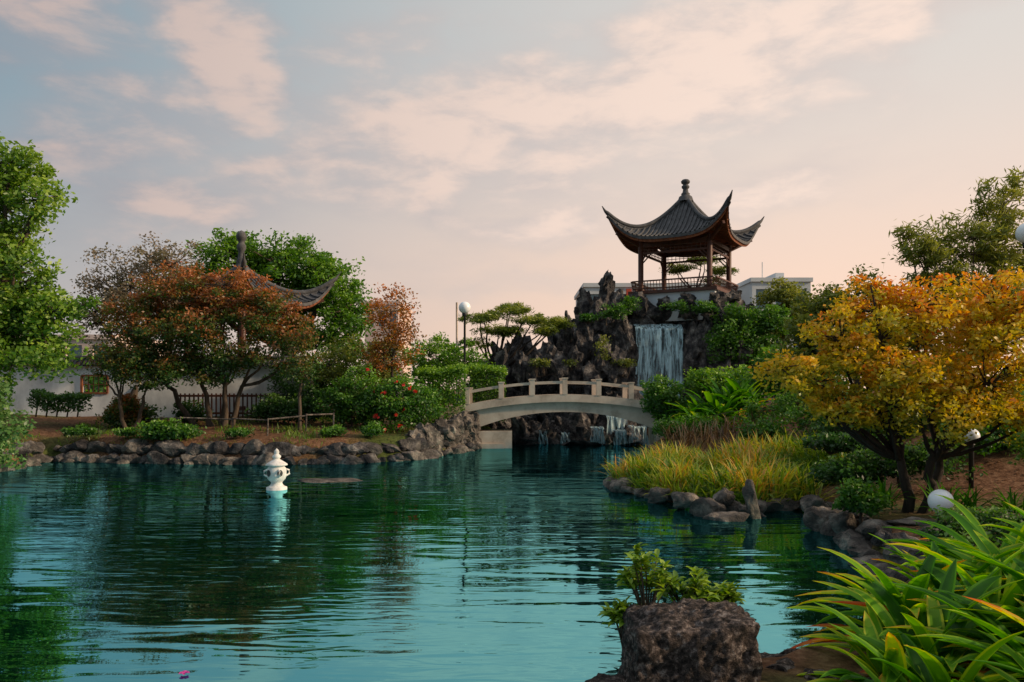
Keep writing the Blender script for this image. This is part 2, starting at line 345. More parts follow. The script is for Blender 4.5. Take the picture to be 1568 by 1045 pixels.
for (x,y,z,a,b,c) in [(4.62,15.3,.22,.19,.17,.5),(3.75,15.6,.15,.4,.3,.3),(4.1,15.1,0,.45,.3,.2),(4.9,16.0,.1,.3,.3,.25),(3.2,17.4,.1,.35,.3,.22),(4.25,15.9,.3,.25,.2,.28),(3.55,16.4,.2,.3,.25,.25),(2.7,19.4,.1,.35,.3,.22),(5.5,14.0,.15,.33,.3,.35),(5.9,15.8,.2,.3,.3,.25),(5.5,13.2,.2,.28,.3,.25)]:
    put(mb,x,y,z,a,b,c,lib=ROCKS,tilt=.12)
mb.build('island_rocks',[M['rock']])
mb=MB(); put(mb,-4.75,21.6,-.02,1.0,.6,.10,lib=ROCKS,tilt=.0); mb.build('flat_pond_stone',[M['rock']])
mb=MB()
for (x,y) in [(6.2,12.2),(6.9,11.6),(7.6,12.4),(6.0,11.2),(7.2,10.8),(8.3,11.2),(6.5,10.4)]:
    z=float(H(x,y)); put(mb,x,y,z+.02,.42,.3,.1,lib=ROCKS,tilt=.03)
mb.build('stepping_stones',[M['rock']])

# ---------------------------------------------------------------- rock mountain
prof=np.array([(-2.5,2.2),(-1.6,3.6),(-.2,4.3),(1.2,4.5),(2.3,4.8),(2.8,5.8),(4,6.5),(4.7,7.0),(5.6,6.9),(6.2,6.5),(7,7.0),(11.2,7.2),(12,6.3),(12.8,5),(14.5,3.8),(17,2)])
def MH(x,y):
    p=np.interp(x,prof[:,0],prof[:,1]); front=36.9+.6*np.sin(x*1.1)-.9*sm((x-8.5)/2)*1.0+.9*np.exp(-((x-7.2)/1.3)**4)*2
    return .1+(p-.1)*(.25*sm((y-front)/.8)+.45*sm((y-front-.6)/2.2)+.3*sm((y-front-2.2)/2.5))*sm((49-y)/3)
xs=np.arange(-3,17.5,.25); ys=np.arange(35,49.5,.25); X,Y=np.meshgrid(xs,ys); Z=MH(X,Y)
D=np.zeros(X.shape+(3,))
for i in range(X.shape[0]):
    for j in range(X.shape[1]):
        q=Vector((X[i,j]*.8,Y[i,j]*.8,Z[i,j]*.5)); D[i,j]=mn.turbulence_vector(q,4,False)
mb=MB(); grid(mb,np.stack([X,Y,Z-.15],-1)+D*np.array([.45,.45,.35]),0,.5,False)
cnt=0
while cnt<480:
    x=R.uniform(-2.2,14.5); y=R.uniform(36.0,42.5); z=float(MH(x,y))
    if 5.9<x<8.4 and y<40.5: continue
    if abs(x-9.2)<2.9 and y>40.2 and z>6: continue
    s=.25+.36*R.random()**1.3; put(mb,x,y,z*R.uniform(.75,1)-.0,s,s,s*R.uniform(1,2.6),lib=RJAG,tilt=.2); cnt+=1
for (x,y,z,a,b,c) in [(4.75,40,7.0,.45,.4,1.0),(4.7,39.9,7.9,.36,.36,.6),(4.4,39.6,6.2,.55,.5,1.0),(5.2,39.8,6.6,.45,.4,.9),(5.5,38.6,4.6,.6,.7,1.5),(5.65,38.8,3,.55,.7,1.8),(8.85,38.8,4.7,.5,.7,1.3),(8.9,38.7,3,.55,.7,1.8),(7.2,40.4,6.1,1.5,.6,.8),(2.75,39,5.6,.28,.3,.9),(9.8,39,6.1,.7,.6,.9),(11,39.3,6.1,.8,.6,1),(8.9,39.8,6.5,.7,.5,.7),(6.2,39.7,6.5,.6,.5,.7),(7.15,39.7,3.8,1.6,.45,2.3),(11.9,39.6,5.8,.6,.6,1.1),(3.5,38.3,5.0,.5,.5,1.2),(4.3,37.7,4.0,.5,.5,1.3),(3.0,37.6,3.4,.5,.5,1.1),(1.6,37.8,3.7,.5,.5,.9),(.4,37.6,3.5,.45,.4,.9),(-.5,37.8,3.5,.5,.4,.9),(-1.3,37.9,3.0,.45,.4,.8),(1.0,37.4,3.2,.5,.4,.9),(6.6,40.6,6.9,.35,.4,.45),(7.6,39.9,6.8,.5,.4,.4),(9.9,38.9,6.9,.4,.3,.4),(10.8,39.1,7.0,.5,.3,.4),(8.6,39.2,6.9,.4,.3,.35),(2.2,37.2,3.3,.5,.4,.9),(5.0,37.4,3.4,.6,.5,1.1),(3.7,37.2,2.4,.6,.4,1.2)]:
    put(mb,x,y,z,a,b,c,lib=RJAG,tilt=.08)
mb.build('rock_mountain',[M['rock_dark']])

# waterfall
def fallmat():
    m,nt,o=newmat('falling_water'); L=nt.links
    tc=nt.nodes.new('ShaderNodeTexCoord'); mp=nt.nodes.new('ShaderNodeMapping'); mp.inputs['Scale'].default_value=(7,3,.6); L.new(tc.outputs['Object'],mp.inputs[0])
    n=nt.nodes.new('ShaderNodeTexNoise'); n.inputs['Scale'].default_value=1.5; n.inputs['Detail'].default_value=6; n.inputs['Roughness'].default_value=.75; n.inputs['Distortion'].default_value=.6; L.new(mp.outputs[0],n.inputs['Vector'])
    f=ramp(nt,[(.40,(.06,.06,.06)),(.51,(.5,.5,.5)),(.63,(.97,.97,.97))],n.outputs['Fac'])
    p=nt.nodes.new('ShaderNodeBsdfPrincipled'); p.inputs['Roughness'].default_value=.35; p.inputs['Base Color'].default_value=(.52,.72,.78,1)
    t=nt.nodes.new('ShaderNodeBsdfTransparent'); x=nt.nodes.new('ShaderNodeMixShader'); L.new(f,x.inputs[0]); L.new(t.outputs[0],x.inputs[1]); L.new(p.outputs[0],x.inputs[2]); L.new(x.outputs[0],o.inputs[0]); return m
FM=fallmat()
def fall(mb,x0,x1,y,z0,z1,out=.5,seed=0,dn=.05):
    u=np.linspace(0,1,60); t=np.linspace(0,1,50); U,T=np.meshgrid(u,t)
    rg=np.interp(u,np.linspace(0,1,16),R.random(16)); rg2=rg[None,:]
    YY=y-out*np.sqrt(T)*(.7+.5*rg2)+.12*np.sin(U*25+seed)*T; 
    TT=T; ZZ=z1-(z1-z0)*TT**1.15+.06*rg2*(1-T)
    top=np.clip(T*12,0,1); YY=YY+(1-top)*.5
    XX=x0+(x1-x0)*U+.04*np.sin(T*6+U*9)
    grid(mb,np.stack([XX,YY,ZZ],-1))
mb=MB(); fall(mb,6.0,8.35,38.95,.9,5.65,.5,0)
mb.build('waterfall',[FM])
mb=MB(); 
for (x0,x1,y,z1) in [(3.5,4.1,35.5,.75),(4.5,5.1,35.3,.62),(5.2,6.0,35.4,.8),(1.2,1.6,35.9,.6),(2.2,2.6,35.9,.5),(4.3,5.3,36.4,1.25)]:
    fall(mb,x0,x1,y,.0,z1,.2,x0)
mb.build('lower_cascade',[FM])
mb=MB()
for q in range(80):
    x=R.uniform(.2,6.6); y=R.uniform(36.0,37.8); s=.2+.22*R.random(); put(mb,x,y,.05+.5*(y-36)+.15*R.random(),s*1.2,s,s*.9,lib=RJAG)
mb.build('cascade_rocks',[M['rock_dark']])

# ---------------------------------------------------------------- bridge
br=empty('arched_bridge',(2.2,34,0))
def loc(mbx,name,mats): 
    o=mbx.build(name,mats,br); o.location=(-2.2,-34,0); return o
xs=np.linspace(-1.9,6.3,41); c=(xs-2.2)/4.1
top=2.2-.42*c**2; und=1.52-.85*np.abs(c)**2.1
def sweep(mb,xs,lo,hi,y0,y1,mat=0):
    V=np.stack([np.stack([xs,0*xs+y,z],-1) for y,z in ((y0,lo),(y1,lo),(y1,hi),(y0,hi),(y0,lo))],1); grid(mb,V,mat,.5,False)
    mb.add(V[0,:4],[[0,1,2,3]],mat); mb.add(V[-1,:4],[[3,2,1,0]],mat)
mb=MB(); sweep(mb,xs,und,top,33.15,34.9); sweep(mb,xs,top-.26,top+.05,33.0,33.147); sweep(mb,xs,top-.26,top+.05,34.903,35.05); loc(mb,'deck',[M['concrete']])
mb=MB()
def rail(y):
    px=[-1.85,-.45,.85,2.2,3.6,4.95,6.15]
    for x in px:
        z=float(np.interp(x,xs,top)); box(mb,x-.1,x+.1,y-.1,y+.1,z+.05,z+.70); box(mb,x-.13,x+.13,y-.12,y+.12,z+.70,z+.75)
    for a,b in zip(px[:-1],px[1:]):
        q=np.linspace(a+.101,b-.101,6); z=np.interp(q,xs,top); sweep(mb,q,z+.50,z+.61,y-.05,y+.05); 
rail(33.08); rail(34.97); loc(mb,'balustrade',[M['concrete']])
mb=MB(); box(mb,-2.1,.0,33.2,34.85,-.6,.72); box(mb,-2.3,-.35,33.1,34.95,-.6,.2); box(mb,-3.0,-1.9,33.0,35.0,-.2,1.76); box(mb,6.0,7.2,33.0,35.0,-.5,1.76); loc(mb,'abutments',[M['concrete']])

# ---------------------------------------------------------------- pavilions
def pavilion(name,cx,cy,fz,rot,rc,rt,zmid,rise,apex,fin,detail=True):
    e=empty(name,(cx,cy,fz)); h=rt/math.sqrt(2)*.93; hc=rc/math.sqrt(2)
    def add(mbx,nm,mats): o=mbx.build(nm,mats,e); return o
    def Rz(V,a): 
        ca,sa=math.cos(a),math.sin(a); return np.stack([V[...,0]*ca-V[...,1]*sa,V[...,0]*sa+V[...,1]*ca,V[...,2]],-1)
    def S(u,t,side,dz=0,ext=0):
        u=np.asarray(u,float); t=np.asarray(t,float); sag=1-(1-t)**1.75
        k=(1+.09*np.abs(u)**6*t**3)
        z=apex-(apex-zmid)*sag+rise*(.8*np.abs(u)**5+.2*np.abs(u)**2.2)*t**3.5+dz
        V=np.stack([u*h*t*k,-h*t*k+0*u,z+0*u],-1)
        return Rz(V,side*math.pi/2+rot)
    roof=MB(); under=MB()
    u=np.linspace(-1,1,49); t=np.linspace(.04,1,20); U,T=np.meshgrid(u,t)
    for sd in range(4):
        grid(roof,S(U,T,sd)); grid(under,S(U,T,sd,-.13)[::-1])
        o1=np.ones(49)
        a=S(u,o1,sd,.02); b=S(u,o1,sd,-.13); grid(roof,np.stack([a,b],0))
        a=S(u*.985,o1*.975,sd,-.13); b=S(u*.985,o1*.97,sd,-.25); grid(under,np.stack([a,b],0)); c2=S(u*.985,o1*.94,sd,-.25); grid(under,np.stack([b,c2],0))
        k=int(h/.23)
        for q in range(-k,k+1):
            c=q*.23; t0=max(abs(c)/h,.06)+.02
            if t0>.97: continue
            tt=np.linspace(t0,1.0,12); P=S(np.clip(c/(h*tt),-1,1),tt,sd,.03); tube(roof,P,.055,5)
            if abs(q)<k:
                a=S([c/h],[.98],sd,-.17)[0]; b=S([c/h*1.0],[.72],sd,-.2)[0]; beam(under,a,b,.06,.08)
        tt=np.linspace(.05,1,24); P=S(np.ones(24),tt,sd,.10)
        d=unit(P[-1]-P[-2]); d2=unit(d+np.array([0,0,.55])); tip=np.array([P[-1]+d*.15,P[-1]+d*.15+d2*.3]); P=np.concatenate([P,tip])
        tube(roof,P,np.concatenate([np.full(22,.12),[.12,.11,.07,.02]]),7)
        P2=S(np.ones(24),tt,sd,-.05); tube(roof,P2,.1,6)
    add(roof,'roof',[M['tile']]); add(under,'eaves',[M['wood_orange']])
    f=MB(); s=(fin-apex)
    lathe(f,[(.42,-.25),(.34,.0),(.2,.1*s),(.24,.16*s),(.16,.24*s),(.13,.42*s),(.2,.5*s),(.21,.58*s),(.13,.66*s),(.15,.7*s),(.22,.76*s),(.24,.86*s),(.16,.95*s),(0,1*s)],(0,0,apex),16)
    add(f,'finial',[M['tile']])
    w=MB(); zt=zmid-.2
    cor=[Rz(np.array([a*hc,b*hc,0.]),rot) for a,b in ((-1,-1),(1,-1),(1,1),(-1,1))]
    for c in cor:
        lathe(w,[(.0,0),(.19,0),(.19,.12),(.14,.16),(.14,zt+.25)],c,12)
    for i in range(4):
        a,b=cor[i],cor[(i+1)%4]; d=unit(b-a)
        for z,hh,ww in ((zt,.2,.14),(zt-.42,.1,.09)): beam(w,a+d*.12+[0,0,z],b-d*.12+[0,0,z],ww,hh)
        L=np.linalg.norm(b-a); m=int(L/.22)
        for q in range(1,m): p=a+d*L*q/m; beam(w,p+[0,0,zt-.1],p+[0,0,zt-.37],.03,.03)
        beam(w,a+d*.12+[0,0,zt-.24],b-d*.12+[0,0,zt-.24],.03,.03)
        for p,dd in ((a,d),(b,-d)):
            beam(w,p+dd*.12+[0,0,zt-.9],p+dd*.55+[0,0,zt-.47],.05,.06); beam(w,p+dd*.12+[0,0,zt-.7],p+dd*.35+[0,0,zt-.47],.04,.05)
        beam(w,a+[0,0,zt-.05],a*(.90*rt/rc)+[0,0,zmid+rise*.5-.25],.12,.16)
    beam(w,cor[0]+[0,0,zt+.12],cor[2]+[0,0,zt+.12],.12,.14); beam(w,cor[1]+[0,0,zt+.28],cor[3]+[0,0,zt+.28],.12,.14)
    for i in range(4):
        k=1.17
        a,b=cor[i]*k,cor[(i+1)%4]*k; d=unit(b-a); L=np.linalg.norm(b-a); o=unit((a+b)/2)
        beam(w,a+[0,0,.12],b+[0,0,.12],.06,.06); beam(w,a+o*.1+[0,0,.5],b+o*.1+[0,0,.5],.07,.07); beam(w,a+o*.03+[0,0,.3],b+o*.03+[0,0,.3],.03,.03)
        m=int(L/.16)
        for q in range(m+1): p=a+d*L*q/m; beam(w,p+[0,0,.0],p+o*.1+[0,0,.47],.03,.03)
    add(w,'timber_frame',[M['wood']])
    b=MB(); k=hc*1.28; box(b,-k,k,-k,k,-.16,-.003,rot=rot); add(b,'floor_slab',[M['wood']])
    b=MB(); k=hc*1.2; box(b,-k,k,-k,k,-1.6,-.163,rot=rot); add(b,'plinth',[M['white_wall']])
    return e
pavilion('chinese_pavilion',9.15,42,7.5,math.radians(-30),2.55,4.35,2.6,1.3,5.1,6.05)
pavilion('garden_pavilion',-12.4,36.5,1.75,math.radians(-25),2.3,4.1,4.6,1.2,6.3,8.0)

# ---------------------------------------------------------------- stone lantern
e=empty('stone_lantern',(-5.82,19.7,0)); mb=MB()
lathe(mb,[(0,-.5),(.25,-.5),(.25,.06),(.2,.08),(.17,.1)],(0,0,0),24)
lathe(mb,[(.17,.1),(.14,.14),(.13,.18),(.17,.22)],(0,0,0),24)
lathe(mb,[(.17,.22),(.215,.27),(.235,.36),(.235,.46),(.215,.54),(.18,.575)],(0,0,0),24)
lathe(mb,[(.18,.575),(.20,.585),(.26,.60),(.265,.625),(.22,.66),(.14,.71),(.09,.74),(.07,.77)],(0,0,0),24)
lathe(mb,[(.07,.77),(.1,.79),(.105,.83),(.06,.87),(.05,.89),(.065,.92),(.05,.97),(0,1.02)],(0,0,0),16)
for a in range(4):
    A=a*math.pi/2+.5; d=np.array([math.cos(A),math.sin(A),0]); tube(mb,[d*.22+[0,0,.5],d*.3+[0,0,.47],d*.31+[0,0,.38],d*.22+[0,0,.33]],.025,6)
mb.build('stone_body',[M['lantern']],e)
mb=MB()
for A in (-2.2,-.95):
    d=np.array([math.cos(A),math.sin(A),0]); s=np.array([-d[1],d[0],0]); c=d*.24+np.array([0,0,.42])
    t=np.arange(12)*math.pi/6; V=[c+d*.006+s*.07*math.cos(q)+np.array([0,0,.085*math.sin(q)])-d*.02*abs(math.cos(q))*.3 for q in t]
    mb.add(V,[list(range(12))])
mb.build('light_opening',[M['metal']],e)

# ---------------------------------------------------------------- lamps
def sphere_prof(r,z,n=14): return [(r*math.sin(a),z-r*math.cos(a)) for a in np.linspace(0,math.pi,n)]
def lamp(name,x,y,zb,r):
    zg=float(H(x,y)); e=empty(name,(x,y,zg)); h=max(zb-zg,r+.14)
    a=MB()
    if h>2: lathe(a,[(.0,-.2),(.16,-.2),(.16,.1),(.09,.16),(.07,.5),(.05,.55),(.045,h-r-.12),(.1,h-r-.1),(.12,h-r+.03),(0,h-r+.05)],(0,0,0),12)
    else: lathe(a,[(.0,-.2),(.045,-.2),(.045,h-r-.03),(.07,h-r),(0,h-r+.03)],(0,0,0),12)
    a.build('post',[M['metal']],e)
    b=MB(); lathe(b,sphere_prof(r,h),(0,0,0),24); b.build('globe',[M['globe']],e)
lamp('globe_street_lamp',-2.05,34.5,6.0,.26)
lamp('globe_street_lamp',12.95,20,6.4,.27)
lamp('garden_globe_lamp',6.46,12,.80,.18)
lamp('garden_globe_lamp',8.65,15,1.6,.15)

# ---------------------------------------------------------------- garden wall
e=empty('garden_wall',(-15,34,1.3)); mb=MB(); x0,x1=-8.5,6.5
wx0,wx1,wz0,wz1=-3.3,-2.2,1.0,1.75
box(mb,x0,wx0,-.12,.12,-.3,2.15); box(mb,wx1,x1,-.12,.12,-.3,2.15); box(mb,wx0,wx1,-.12,.12,-.3,wz0); box(mb,wx0,wx1,-.12,.12,wz1,2.15)
mb.build('plaster_wall',[M['plaster']],e)
mb=MB()
V=np.array([[[x0,-.32,2.15],[x0,0,2.48],[x0,.32,2.15]],[[x1,-.32,2.15],[x1,0,2.48],[x1,.32,2.15]]]); grid(mb,V,0,.5,False); box(mb,x0,x1,-.3,.3,2.153,2.2)
for x in np.arange(x0,x1,.2): tube(mb,[[x,-.36,2.17],[x,0,2.5]],.05,5)
tube(mb,[[x0,0,2.52],[x1,0,2.52]],.08,6); mb.build('tile_coping',[M['tile']],e)
mb=MB()
for (a,b) in (((wx0,wz0),(wx1,wz0)),((wx0,wz1),(wx1,wz1)),((wx0,wz0),(wx0,wz1)),((wx1,wz0),(wx1,wz1))): beam(mb,[a[0],-.13,a[1]],[b[0],-.13,b[1]],.08,.08)
for k in range(1,5): x=wx0+k*.22; beam(mb,[x,0,wz0],[x,0,wz1],.03,.03)
beam(mb,[wx0,-.01,1.37],[wx1,-.01,1.37],.03,.03); mb.build('lattice_window',[M['wood_orange']],e)
mb=MB(); P=[(-12.6,28.6),(-11.8,28.3),(-9.9,28.2),(-8.6,28.0),(-7.4,28.6),(-6.6,29.4)]
for (x,y) in P: z=float(H(x,y)); tube(mb,[[x,y,z-.1],[x+.02,y,z+.62]],.03,7)
for a,b in zip(P[:-1],P[1:]):
    tube(mb,[[a[0],a[1],float(H(*a))+.58],[b[0],b[1],float(H(*b))+.55]],.03,6)
mb.build('bamboo_rail_fence',[M['rock']])
mb=MB()
for x in np.arange(-13.4,-9.6,.18): beam(mb,[x,32.2,1.2],[x,32.2,2.3],.05,.05)
beam(mb,[-13.5,32.16,2.2],[-9.5,32.16,2.2],.07,.09); beam(mb,[-13.5,32.16,1.5],[-9.5,32.16,1.5],.06,.08); mb.build('timber_fence',[M['wood']])

# ---------------------------------------------------------------- buildings
def building(name,x0,x1,y0,y1,z1,rows,cols,mat,roofbits=True,z0=1.4):
    e=empty(name,(x0,y0,0)); w=x1-x0; d=y1-y0; a=MB(); g=MB()
    box(a,0,w,.3,d,z0,z1); fh=(z1-z0)/rows; cw=w/cols
    for r in range(rows):
        zb=z0+r*fh; box(a,0,w,.0,.297,zb,zb+.32*fh); box(a,0,w,.0,.297,zb+.82*fh,zb+fh)
        for c in range(cols+1):
            x=c*cw; box(a,max(0,x-.2*cw),min(w,x+.2*cw),.0,.297,zb+.32*fh+.002,zb+.82*fh-.002)
        for c in range(cols): box(g,c*cw+.2*cw,c*cw+.8*cw,.2,.298,zb+.32*fh,zb+.82*fh)
    box(a,-.15,w+.15,-.15,d+.15,z1+.002,z1+.35)
    a.build('walls',[M[mat]],e); g.build('windows',[M['glass']],e)
    if roofbits:
        b=MB(); box(b,w*.6,w*.75,d*.3,d*.6,z1+.35,z1+1.2); tube(b,[[w*.3,2,z1],[w*.3,2,z1+2]],.04,5); b.build('roof_plant',[M[mat]],e)
    return e
building('white_building',6.4,19,70,80,11.4,3,6,'white_wall',False)
building('white_building',20.5,25.5,68,78,11.6,3,3,'white_wall',True)
building('pink_building',-14.8,-11.4,80,90,10.9,3,3,'pinkwall',False)
building('white_building',-42,-30,60,70,6.2,2,6,'pinkwall',False)
mb=MB(); box(mb,10.0,10.45,69.5,69.84,9.4,11.2); mb.build('red_sign_panel',[M['red']])
mb=MB(); tube(mb,[[-5.2,75,1.5],[-5.2,75,10.6]],.1,6); tube(mb,[[-4.4,75,1.5],[-4.4,75,9.8]],.07,6); mb.build('utility_mast',[M['concrete']])

# ---------------------------------------------------------------- vegetation
bl=[]
for x in np.arange(-60,62,5): bl.append((x,56+R.uniform(-3,6),2.6+R.uniform(0,.8),3.2,2,1.8+R.uniform(0,.8)))
plant('distant_trees',(0,56,1.4),bl,600,38,.9,.45,'mid',limbs=False,lvz=.3)
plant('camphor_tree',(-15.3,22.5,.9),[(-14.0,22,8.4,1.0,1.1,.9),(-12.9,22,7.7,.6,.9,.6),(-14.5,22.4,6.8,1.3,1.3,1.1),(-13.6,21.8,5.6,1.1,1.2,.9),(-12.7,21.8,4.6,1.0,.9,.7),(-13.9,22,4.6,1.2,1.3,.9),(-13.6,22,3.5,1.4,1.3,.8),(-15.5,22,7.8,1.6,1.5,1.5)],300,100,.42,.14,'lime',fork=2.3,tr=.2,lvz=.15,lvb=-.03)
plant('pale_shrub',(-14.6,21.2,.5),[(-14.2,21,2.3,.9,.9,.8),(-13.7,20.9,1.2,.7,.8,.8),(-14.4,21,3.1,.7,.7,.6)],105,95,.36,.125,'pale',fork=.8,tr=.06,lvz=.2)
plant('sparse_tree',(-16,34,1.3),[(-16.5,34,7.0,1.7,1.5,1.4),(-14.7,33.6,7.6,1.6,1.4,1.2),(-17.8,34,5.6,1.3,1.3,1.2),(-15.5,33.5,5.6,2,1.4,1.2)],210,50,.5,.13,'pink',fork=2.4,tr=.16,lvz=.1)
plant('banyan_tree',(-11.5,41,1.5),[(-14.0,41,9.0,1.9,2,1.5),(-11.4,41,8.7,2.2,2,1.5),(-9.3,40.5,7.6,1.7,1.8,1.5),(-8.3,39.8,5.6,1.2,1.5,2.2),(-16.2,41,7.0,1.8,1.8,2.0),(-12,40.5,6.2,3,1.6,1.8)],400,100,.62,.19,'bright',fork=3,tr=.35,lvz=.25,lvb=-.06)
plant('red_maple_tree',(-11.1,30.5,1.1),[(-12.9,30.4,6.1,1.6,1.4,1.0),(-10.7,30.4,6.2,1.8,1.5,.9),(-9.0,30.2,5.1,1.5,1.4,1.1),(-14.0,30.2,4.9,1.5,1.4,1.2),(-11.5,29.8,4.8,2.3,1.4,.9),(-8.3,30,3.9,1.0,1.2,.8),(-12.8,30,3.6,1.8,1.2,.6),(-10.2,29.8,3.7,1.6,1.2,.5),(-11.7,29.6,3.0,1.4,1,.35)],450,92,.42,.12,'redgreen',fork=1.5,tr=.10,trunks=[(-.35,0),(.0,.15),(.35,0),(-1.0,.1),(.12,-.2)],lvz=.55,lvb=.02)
plant('small_maple_tree',(-14.2,29.5,1.0),[(-14.2,29.5,3.4,1.0,1,.8),(-15.1,29.7,3.6,.8,.9,.8),(-13.4,29.5,2.9,.8,.8,.5)],90,70,.38,.11,'redgreen',fork=1.2,tr=.07,trunks=[(-.15,0),(.2,.1)],lvz=.1,lvb=-.14)
plant('slender_tree',(-7.7,29,.95),[(-7.7,29,3.4,.55,.5,.9),(-7.3,29,2.8,.4,.4,.4),(-7.6,29,4.4,.4,.4,.5)],50,40,.3,.1,'redgreen',fork=2.2,tr=.06,lvz=.2,lvb=-.05)
plant('orange_tree',(-4.75,31.5,1.1),[(-4.75,31.5,5.5,.85,.8,1.1),(-5.1,31.5,3.8,.9,.8,.8),(-4.3,31.4,4.5,.8,.8,.9)],120,34,.38,.12,'orange',fork=2.6,tr=.06,lvz=.3,lvb=.05)
S=[('green_shrub',(-6.1,30.3,1.1),[(-6.3,30.3,2.2,1.0,.8,1.1),(-5.4,30.3,1.8,.6,.7,.8)],'mid'),
('hibiscus_shrub',(-4.4,29.8,1.0),[(-4.4,29.9,2.1,1.0,.8,1.0),(-3.5,30.4,2.0,.7,.7,.85)],'mid'),
('yellow_shrub',(-7.0,32.6,1.3),[(-7.0,32.6,3.3,1.3,.9,1.2),(-5.6,32.8,3.2,1.1,.9,1.3)],'olive'),
('green_shrub',(-3.0,36.5,1.5),[(-3.6,36.5,3.9,1.3,1,1.3),(-2.2,36.6,3.5,1.0,.9,1.0)],'bright'),
('green_shrub',(-15.0,31.5,1.2),[(-14.9,31.4,1.5,.7,.6,.4)],'dark'),
('green_shrub',(-11.9,27.8,.9),[(-12.0,27.3,.9,.6,.4,.4),(-11.4,27.4,.7,.4,.4,.3)],'mid'),
('green_shrub',(-9,33.5,1.4),[(-9,33.5,2.4,1.3,.8,1.2),(-7.7,33.6,2.6,1,.8,1.4)],'dark'),
('brown_shrub',(-14.6,30.6,1.1),[(-14.9,30.6,1.6,.6,.5,.5)],'redgreen'),
('low_shrub',(-9,31.4,1.3),[(-9.3,31.2,1.6,.8,.5,.5),(-8.1,30.8,1.6,.7,.5,.6),(-12.6,31.2,1.5,.6,.4,.4)],'dark'),
('fern_patch',(-14,27.9,.9),[(-15.0,27.6,.95,.5,.3,.22),(-13.4,27.6,.9,.3,.25,.2),(-9.3,27.2,.9,.4,.3,.2),(-6.2,27.6,.95,.4,.3,.25),(-4.9,27.8,1.0,.35,.3,.25)],'mid')]
for nm,b,bl,lf in S:
    plant(nm,b,bl,110 if len(bl)>1 else 60,68,.34 if 'fern' not in nm else .2,.12 if 'fern' not in nm else .09,lf,fork=.3,tr=.04,lvz=.4,extra=('flower',18,.13) if 'hib' in nm else None,limbs='fern' not in nm)
def hedge(name,x0,x1,y0,y1,z0,z1,leaf,n):
    mb=MB(); P=R.random((n,3)); ax=R.integers(0,4,n)
    P[ax==0,1]=R.normal(0,.04,(ax==0).sum()); P[ax==1,2]=1+R.normal(0,.03,(ax==1).sum()); P[ax==2,2]=1-abs(R.normal(0,.04,(ax==2).sum()))
    C=np.array([x0,y0,z0])+P*np.array([x1-x0,y1-y0,z1-z0]); C+=R.normal(size=C.shape)*.05; C[:,2]+=.08*np.sin(C[:,0]*2.3)+.05*np.sin(C[:,0]*5.1)
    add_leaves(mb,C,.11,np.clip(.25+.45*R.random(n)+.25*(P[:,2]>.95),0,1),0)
    for x in np.arange(x0,x1,.4): tube(mb,[[x,(y0+y1)/2,z0-.3],[x+.1,(y0+y1)/2,z1-.2]],.03,5,1)
    mb.build(name,[LM[leaf],M['bark']])
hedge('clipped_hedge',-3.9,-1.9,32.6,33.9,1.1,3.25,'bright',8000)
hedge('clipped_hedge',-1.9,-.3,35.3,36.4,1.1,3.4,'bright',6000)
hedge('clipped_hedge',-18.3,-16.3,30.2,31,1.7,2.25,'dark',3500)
plant('pine_tree',(-.9,38.5,1.6),[(-1.3,38.5,5.9,1.1,1,.25),(-.1,38.5,6.3,.9,.9,.25),(1.0,38.3,5.8,1.0,.9,.22),(-.6,38.4,5.3,1.1,.9,.22),(1.5,38.4,5.3,.8,.8,.2),(-1.7,38.3,4.7,.7,.7,.2),(2.2,38.6,5.7,.5,.6,.2)],145,95,.36,.22,'pine',bark='bark_dark',fork=1.6,tr=.13,ratio=.16,flat=.4,lvz=.15,lvb=.14)
plant('pine_tree',(10.6,46,6.8),[(9.5,46,9.4,.9,.8,.3),(10.9,46,9.9,.9,.8,.3),(12.2,46,9.3,.9,.8,.25),(11.6,46,8.6,.8,.8,.25)],80,80,.36,.2,'pine',bark='bark_dark',fork=1.2,tr=.1,ratio=.16,flat=.4)
plant('mountain_shrub',(10.6,38,3.8),[(10.7,37.8,5.5,1.1,.8,1.0),(11.6,37.8,4.6,1.2,.8,1.2),(9.9,37.6,4.3,.7,.6,.9),(12.4,38,5.8,.8,.8,.7)],210,75,.36,.14,'mid',fork=.5,tr=.06,lvz=.3)
plant('mountain_shrub',(4.6,38.8,5.8),[(4.9,38.2,6.2,.7,.3,.3),(5.6,38.6,6.6,.4,.3,.3),(3.7,38.2,5.6,.4,.3,.3)],50,55,.26,.12,'mid',fork=.2,tr=.03)
plant('mountain_shrub',(8.6,39.5,6.2),[(8.2,38.9,6.5,.6,.4,.22),(9.3,38.6,6.4,.6,.4,.3),(9.5,38.0,5.6,.4,.3,.3)],40,55,.26,.12,'mid',fork=.2,tr=.03)
plant('mountain_shrub',(4.2,37.6,3.6),[(4.2,37.0,4.3,.35,.3,.5),(1.3,36.8,3.0,.4,.3,.25),(5.2,37.0,3.0,.4,.3,.3),(2.6,36.9,2.6,.4,.3,.2)],44,40,.26,.11,'olive',fork=.2,tr=.03)
plant('hill_tree',(13.5,40,3),[(13.6,40,7.0,1.1,1,.9),(14.8,40,6.2,1.3,1,1.2),(13.2,39.6,5.6,1,1,1)],150,75,.45,.16,'olive',fork=2,tr=.12)
plant('green_shrub',(6.3,31.8,1.0),[(6.0,31.6,2.2,.75,.7,.8),(6.6,31.6,1.5,.7,.6,.6)],110,75,.32,.12,'mid',fork=.4,tr=.04,lvz=.4)
plant('green_shrub',(8.3,32,1.4),[(7.8,32,2.7,.9,.8,.6),(9.2,32,2.6,1.0,.8,.7),(8.5,31.8,2.0,1.2,.7,.8)],140,75,.36,.12,'bright',fork=.4,tr=.04,lvz=.4)
